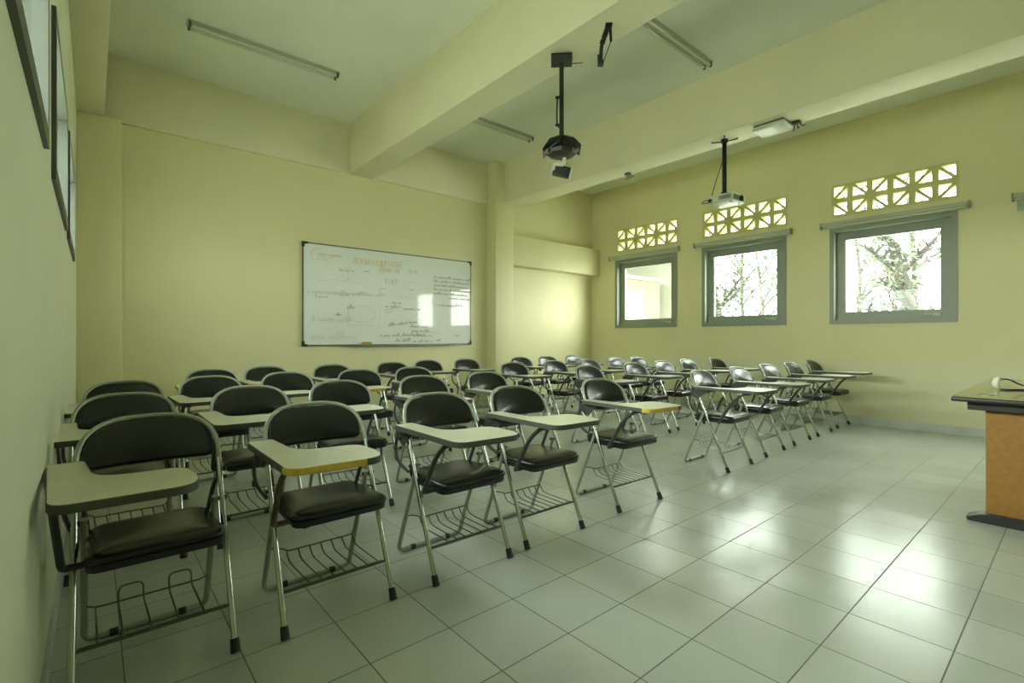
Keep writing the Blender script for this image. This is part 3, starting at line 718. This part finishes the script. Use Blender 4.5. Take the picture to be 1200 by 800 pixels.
yellow = {(0, 0, 1), (0, 0, 4), (3, 0, 2), (2, 0, 3), (3, 0, 1)}
proto = build_chair(); first = True
for r, blocks in enumerate(ROWS):
    for b, lst in enumerate(blocks):
        for i, (x, y, yaw) in enumerate(lst):
            ch = proto if first else copy_thing(proto)
            first = False
            ch.location = (x, y, 0); ch.rotation_euler = (0, 0, math.radians(yaw))
            side = 'left block' if b == 0 else 'right block'
            lab = 'black tablet chair, %s from left in the %s, %s' % (ORD[i], side, RN[r])
            if r == 0 and b == 0:
                lab = ['black folding tablet chair touching the left wall in the front row, nearest of all',
                       'front-row black tablet chair with yellow-edged tablet, beside the chair touching the left wall',
                       'front-row black tablet chair, middle one of the five left of the aisle',
                       'front-row black tablet chair, fourth from the left wall, pale tablet with grey edge',
                       'front-row black tablet chair with yellow-edged tablet, last before the aisle'][i]
            if r == 0 and b == 1 and i in (0, 4):
                lab = 'front-row black tablet chair, first one right of the aisle' if i == 0 else 'front-row black tablet chair nearest the window wall'
            tag(ch, lab, 'chair', 'black folding tablet chairs')
            if (r, b, i) in yellow:
                for e in part(ch, 'edge_band'): omat(e, 1, M['edge_y'])
            if (r, b) == (0, 0) and i in (0, 1):
                for e in part(ch, 'tablet_support'): omat(e, 0, M['dark_metal'] if i == 0 else M['brown_metal'])
            if (r, b, i) in {(0, 0, 0), (0, 1, 1), (0, 1, 2), (1, 1, 0)}:
                for e in part(ch, 'edge_band'): omat(e, 0, M['edge_d']); omat(e, 1, M['edge_d'])
            if R.random() < .35:
                for e in part(ch, 'writing_tablet'): omat(e, 0, M['tablet2'])
            if (r, b, i) == (0, 0, 0):
                bm = new(); w = .003
                tube(bm, fillet([(-.178, .335, .15), (-.15, .30, .15), (.15, .30, .15), (.178, .335, .15)], .02), w, 6)
                tube(bm, fillet([(-.15, .30, .15), (-.146, .062, .138)], .02), w, 6)
                for x0 in (-.065, .075):
                    tube(bm, fillet([(x0-.02, .062, .138), (x0-.025, .28, .15), (x0-.025, .30, .20), (x0+.042, .30, .20), (x0+.042, .28, .15), (x0+.05, .062, .138)], .02, 4), w, 6)
                bk = part(ch, 'book_basket')[0]
                me = bpy.data.meshes.new('book_basket'); bmesh.ops.recalc_face_normals(bm, faces=bm.faces); bm.to_mesh(me); bm.free(); me.materials.append(M['wire']); me.shade_smooth()
                first_basket = (bk, me)
first_basket[0].data = first_basket[1]
for e in part(proto, 'writing_tablet'): e.rotation_euler = (0, 0, math.radians(3.0)); e.location.x = .018

# ------------------------------------------------------------------ outside
gb = bbox('ground', (-60, 90, -60, 90, -.42, -.30), M['ground']); struct(gb)
struct(bbox('trim_8', (XL-T-.75, XL-T, YF-T, D+T, 3.45, 3.60), M['render_white']))   # eaves over the corridor side
nb = empty('neighbour_building', (9.3, 7.0, -.3)); tag(nb, 'pale yellow and white building seen through the left-hand window', 'building')
bm = new(); box(bm, -1.5, 1.56, 0, 3.5, 0, 2.735); obj('yellow_wing', bm, M['render_yellow'], nb)
bm = new(); box(bm, 2.2, 2.8, -.5, 5, 0, 3.29); obj('white_wing', bm, M['render_white'], nb)
bm = new(); box(bm, -1.5, 1.62, -.06, 3.5, 2.735, 2.80); obj('parapet', bm, M['render_white'], nb)
bm = new(); box(bm, -1.6, 3.0, -.8, 5, 3.30, 3.42); obj('shade_canopy', bm, M['render_white'], nb)  # slab above the view, added to keep both wings in shade
bm = new(); box(bm, -.2, .80, -.04, .02, 1.5, 2.47); wf = obj('window_frame', bm, M['frame'], nb)
bm = new(); box(bm, -.13, .73, -.05, -.035, 1.57, 2.40); obj('pane', bm, M['rail'], wf)

def tree(name, x, y, h, label, seed, leafm, n_leaf, spread, lean=(0, 0), r0=.11, fork=.45, leafr=(.3, 1), lsz=.07):
    rr = random.Random(seed)
    t = empty(name, (x, y, -.30)); tag(t, label, 'tree', 'trees outside the windows')
    bm = new(); tips = []
    def branch(p, d, L_, r, lev):
        pts = [p]; rad = [r]; q = p.copy(); dd = d.copy()
        k = 5 if lev == 0 else 4
        for i in range(k):
            dd = (dd + Vector((rr.uniform(-1, 1), rr.uniform(-1, 1), rr.uniform(-.3, .5)))*(.10 if lev == 0 else .22)).normalized()
            q = q + dd*L_/k; pts.append(q.copy()); rad.append(r*(1-.55*(i+1)/k))
            if lev >= 1: tips.append((q.copy(), L_*.25))
            if lev < 3 and (lev > 0 or (i+1)/k >= fork):
                for _ in range(2 if lev < 2 else 1):
                    a = rr.uniform(0, 2*PI); nd = (dd*.55 + Vector((math.cos(a), math.sin(a), rr.uniform(.1, .7)))).normalized()
                    branch(q, nd, L_*rr.uniform(.24, .36), rad[-1]*.62, lev+1)
        tube(bm, pts, rad, 7 if lev < 2 else 5)
    branch(Vector((0, 0, 0)), Vector((lean[0], lean[1], 1)).normalized(), h, r0, 0)
    obj('trunk', bm, M['bark'], t, True)
    bm = new()
    for _ in range(n_leaf):
        p, s = rr.choice(tips); c = p+Vector((rr.gauss(0, 1), rr.gauss(0, 1), rr.gauss(0, .8)))*spread
        a, b_ = rr.uniform(0, 2*PI), rr.uniform(-.9, .9)
        u = Vector((math.cos(a)*math.cos(b_), math.sin(a)*math.cos(b_), math.sin(b_))); v = u.cross(Vector((rr.uniform(-1, 1), rr.uniform(-1, 1), 1))).normalized()
        w_ = u.cross(v)*.15; S = lsz*rr.uniform(.6, 1.4)
        P = [c-u*S, c-u*S*.2+v*S*.42+w_*S, c+u*S, c-u*S*.2-v*S*.42+w_*S]
        bm.faces.new([bm.verts.new(k) for k in P])
    obj('foliage', bm, leafm, t)
    return t
TREES = [
 ('leafy_tree', 15.0, 7.42, 5.5, 'straight trunk with sparse leaves at left in the middle window', 3, 'leaf2', 2200, .30, (0, .0), .16, .08),
 ('leafy_tree', 19.5, 8.75, 6.5, 'thin forking tree at centre in the middle window', 5, 'leaf', 1100, .34, (.02, .0), .09, .10),
 ('leafy_tree', 25.0, 10.1, 7.0, 'thin bare-stemmed tree at right in the middle window', 8, 'leaf', 1100, .38, (-.03, -.0), .10, .11),
 ('leafy_tree', 12.6, 1.80, 3.4, 'thick dark leaning tree at right in the right-hand window', 12, 'leaf2', 1500, .24, (-.02, .16), .19, .06),
 ('leafy_tree', 17.5, 3.35, 5.5, 'leafy tree behind the leaning one in the right-hand window', 15, 'leaf', 2200, .36, (.0, .02), .10, .085),
 ('leafy_tree', 23.0, 5.75, 6.5, 'small pale tree at left in the right-hand window', 19, 'leaf', 600, .40, (0, .0), .10, .10),
]
for (nm, x, y, h, lab, sd, lm, nl, sp, ln, r0, ls) in TREES:
    tree(nm, x, y, h, lab, sd, M[lm], nl, sp, ln, r0, fork=.2, lsz=ls)
# ------------------------------------------------------------------ light
wd = bpy.data.worlds.new('world'); scene.world = wd; wd.use_nodes = True
nt = wd.node_tree; bg = nt.nodes['Background']
tc = nt.nodes.new('ShaderNodeTexCoord'); sp = nt.nodes.new('ShaderNodeSeparateXYZ'); nt.links.new(tc.outputs['Generated'], sp.inputs[0])
mr = nt.nodes.new('ShaderNodeMapRange'); mr.inputs['From Min'].default_value = -.05; mr.inputs['From Max'].default_value = .9
nt.links.new(sp.outputs['Z'], mr.inputs['Value'])
mx = nt.nodes.new('ShaderNodeMix'); mx.data_type = 'RGBA'; mx.inputs[6].default_value = (.96, 1, .92, 1); mx.inputs[7].default_value = (.90, .99, .97, 1)
nt.links.new(mr.outputs[0], mx.inputs[0]); nt.links.new(mx.outputs[2], bg.inputs['Color'])
acc = None
for dr, ex_, amp in (((-.784, .543, .302), 12, 40), ((.50, -.85, .14), 7, 9)):
    dn = nt.nodes.new('ShaderNodeVectorMath'); dn.operation = 'DOT_PRODUCT'; dn.inputs[1].default_value = Vector(dr).normalized()
    nt.links.new(tc.outputs['Generated'], dn.inputs[0])
    mxd = nt.nodes.new('ShaderNodeMath'); mxd.operation = 'MAXIMUM'; mxd.inputs[1].default_value = 0; nt.links.new(dn.outputs['Value'], mxd.inputs[0])
    pw = nt.nodes.new('ShaderNodeMath'); pw.operation = 'POWER'; pw.inputs[1].default_value = ex_; nt.links.new(mxd.outputs[0], pw.inputs[0])
    ma = nt.nodes.new('ShaderNodeMath'); ma.operation = 'MULTIPLY_ADD'; ma.inputs[1].default_value = amp; ma.inputs[2].default_value = 10.5
    nt.links.new(pw.outputs[0], ma.inputs[0])
    if acc is not None: nt.links.new(acc.outputs[0], ma.inputs[2])
    acc = ma
nt.links.new(acc.outputs[0], bg.inputs['Strength'])
def portal(name, loc, rot, sx, sy):
    l = bpy.data.lights.new(name, 'AREA'); l.shape = 'RECTANGLE'; l.size = sx; l.size_y = sy
    l.cycles.is_portal = True
    o = bpy.data.objects.new(name, l); o.location = loc; o.rotation_euler = rot; COL.objects.link(o)
for a, b in RW:
    portal('daylight_portal', (W+T+.01, (a+b)/2, (ZW[0]+ZW[1])/2), (0, PI/2, 0), ZW[1]-ZW[0], b-a)
    portal('daylight_portal', (W+T+.01, (a+b)/2, (VZ[0]+VZ[1])/2), (0, PI/2, 0), .4, 1.2)
for a, b in LW:
    portal('daylight_portal', (XL-T-.01, (a+b)/2, sum(zl(a))/2), (0, -PI/2, 0), zl(a)[1]-zl(a)[0], b-a)

for a, b, z0, z1 in FW:
    portal('daylight_portal', ((a+b)/2, YF-T-.01, (z0+z1)/2), (-PI/2, 0, PI), b-a, z1-z0)

# ------------------------------------------------------------------ camera
cam = bpy.data.cameras.new('camera'); co = bpy.data.objects.new('camera', cam); COL.objects.link(co)
co.location = (0, 0, 1.0425); co.rotation_euler = (PI/2, 0, -.7065)
cam.sensor_width = 36; cam.lens = 36*576/1200; cam.clip_start = .01; cam.clip_end = 300
cam.shift_y = -4.5/1200
scene.camera = co
vs = scene.view_settings; vs.view_transform = 'Standard'; vs.look = 'None'; vs.exposure = 0.58; vs.gamma = 1; vs.use_curve_mapping = False
scene.cycles.max_bounces = 12; scene.cycles.diffuse_bounces = 8; scene.cycles.transparent_max_bounces = 12
scene.cycles.sample_clamp_indirect = 8
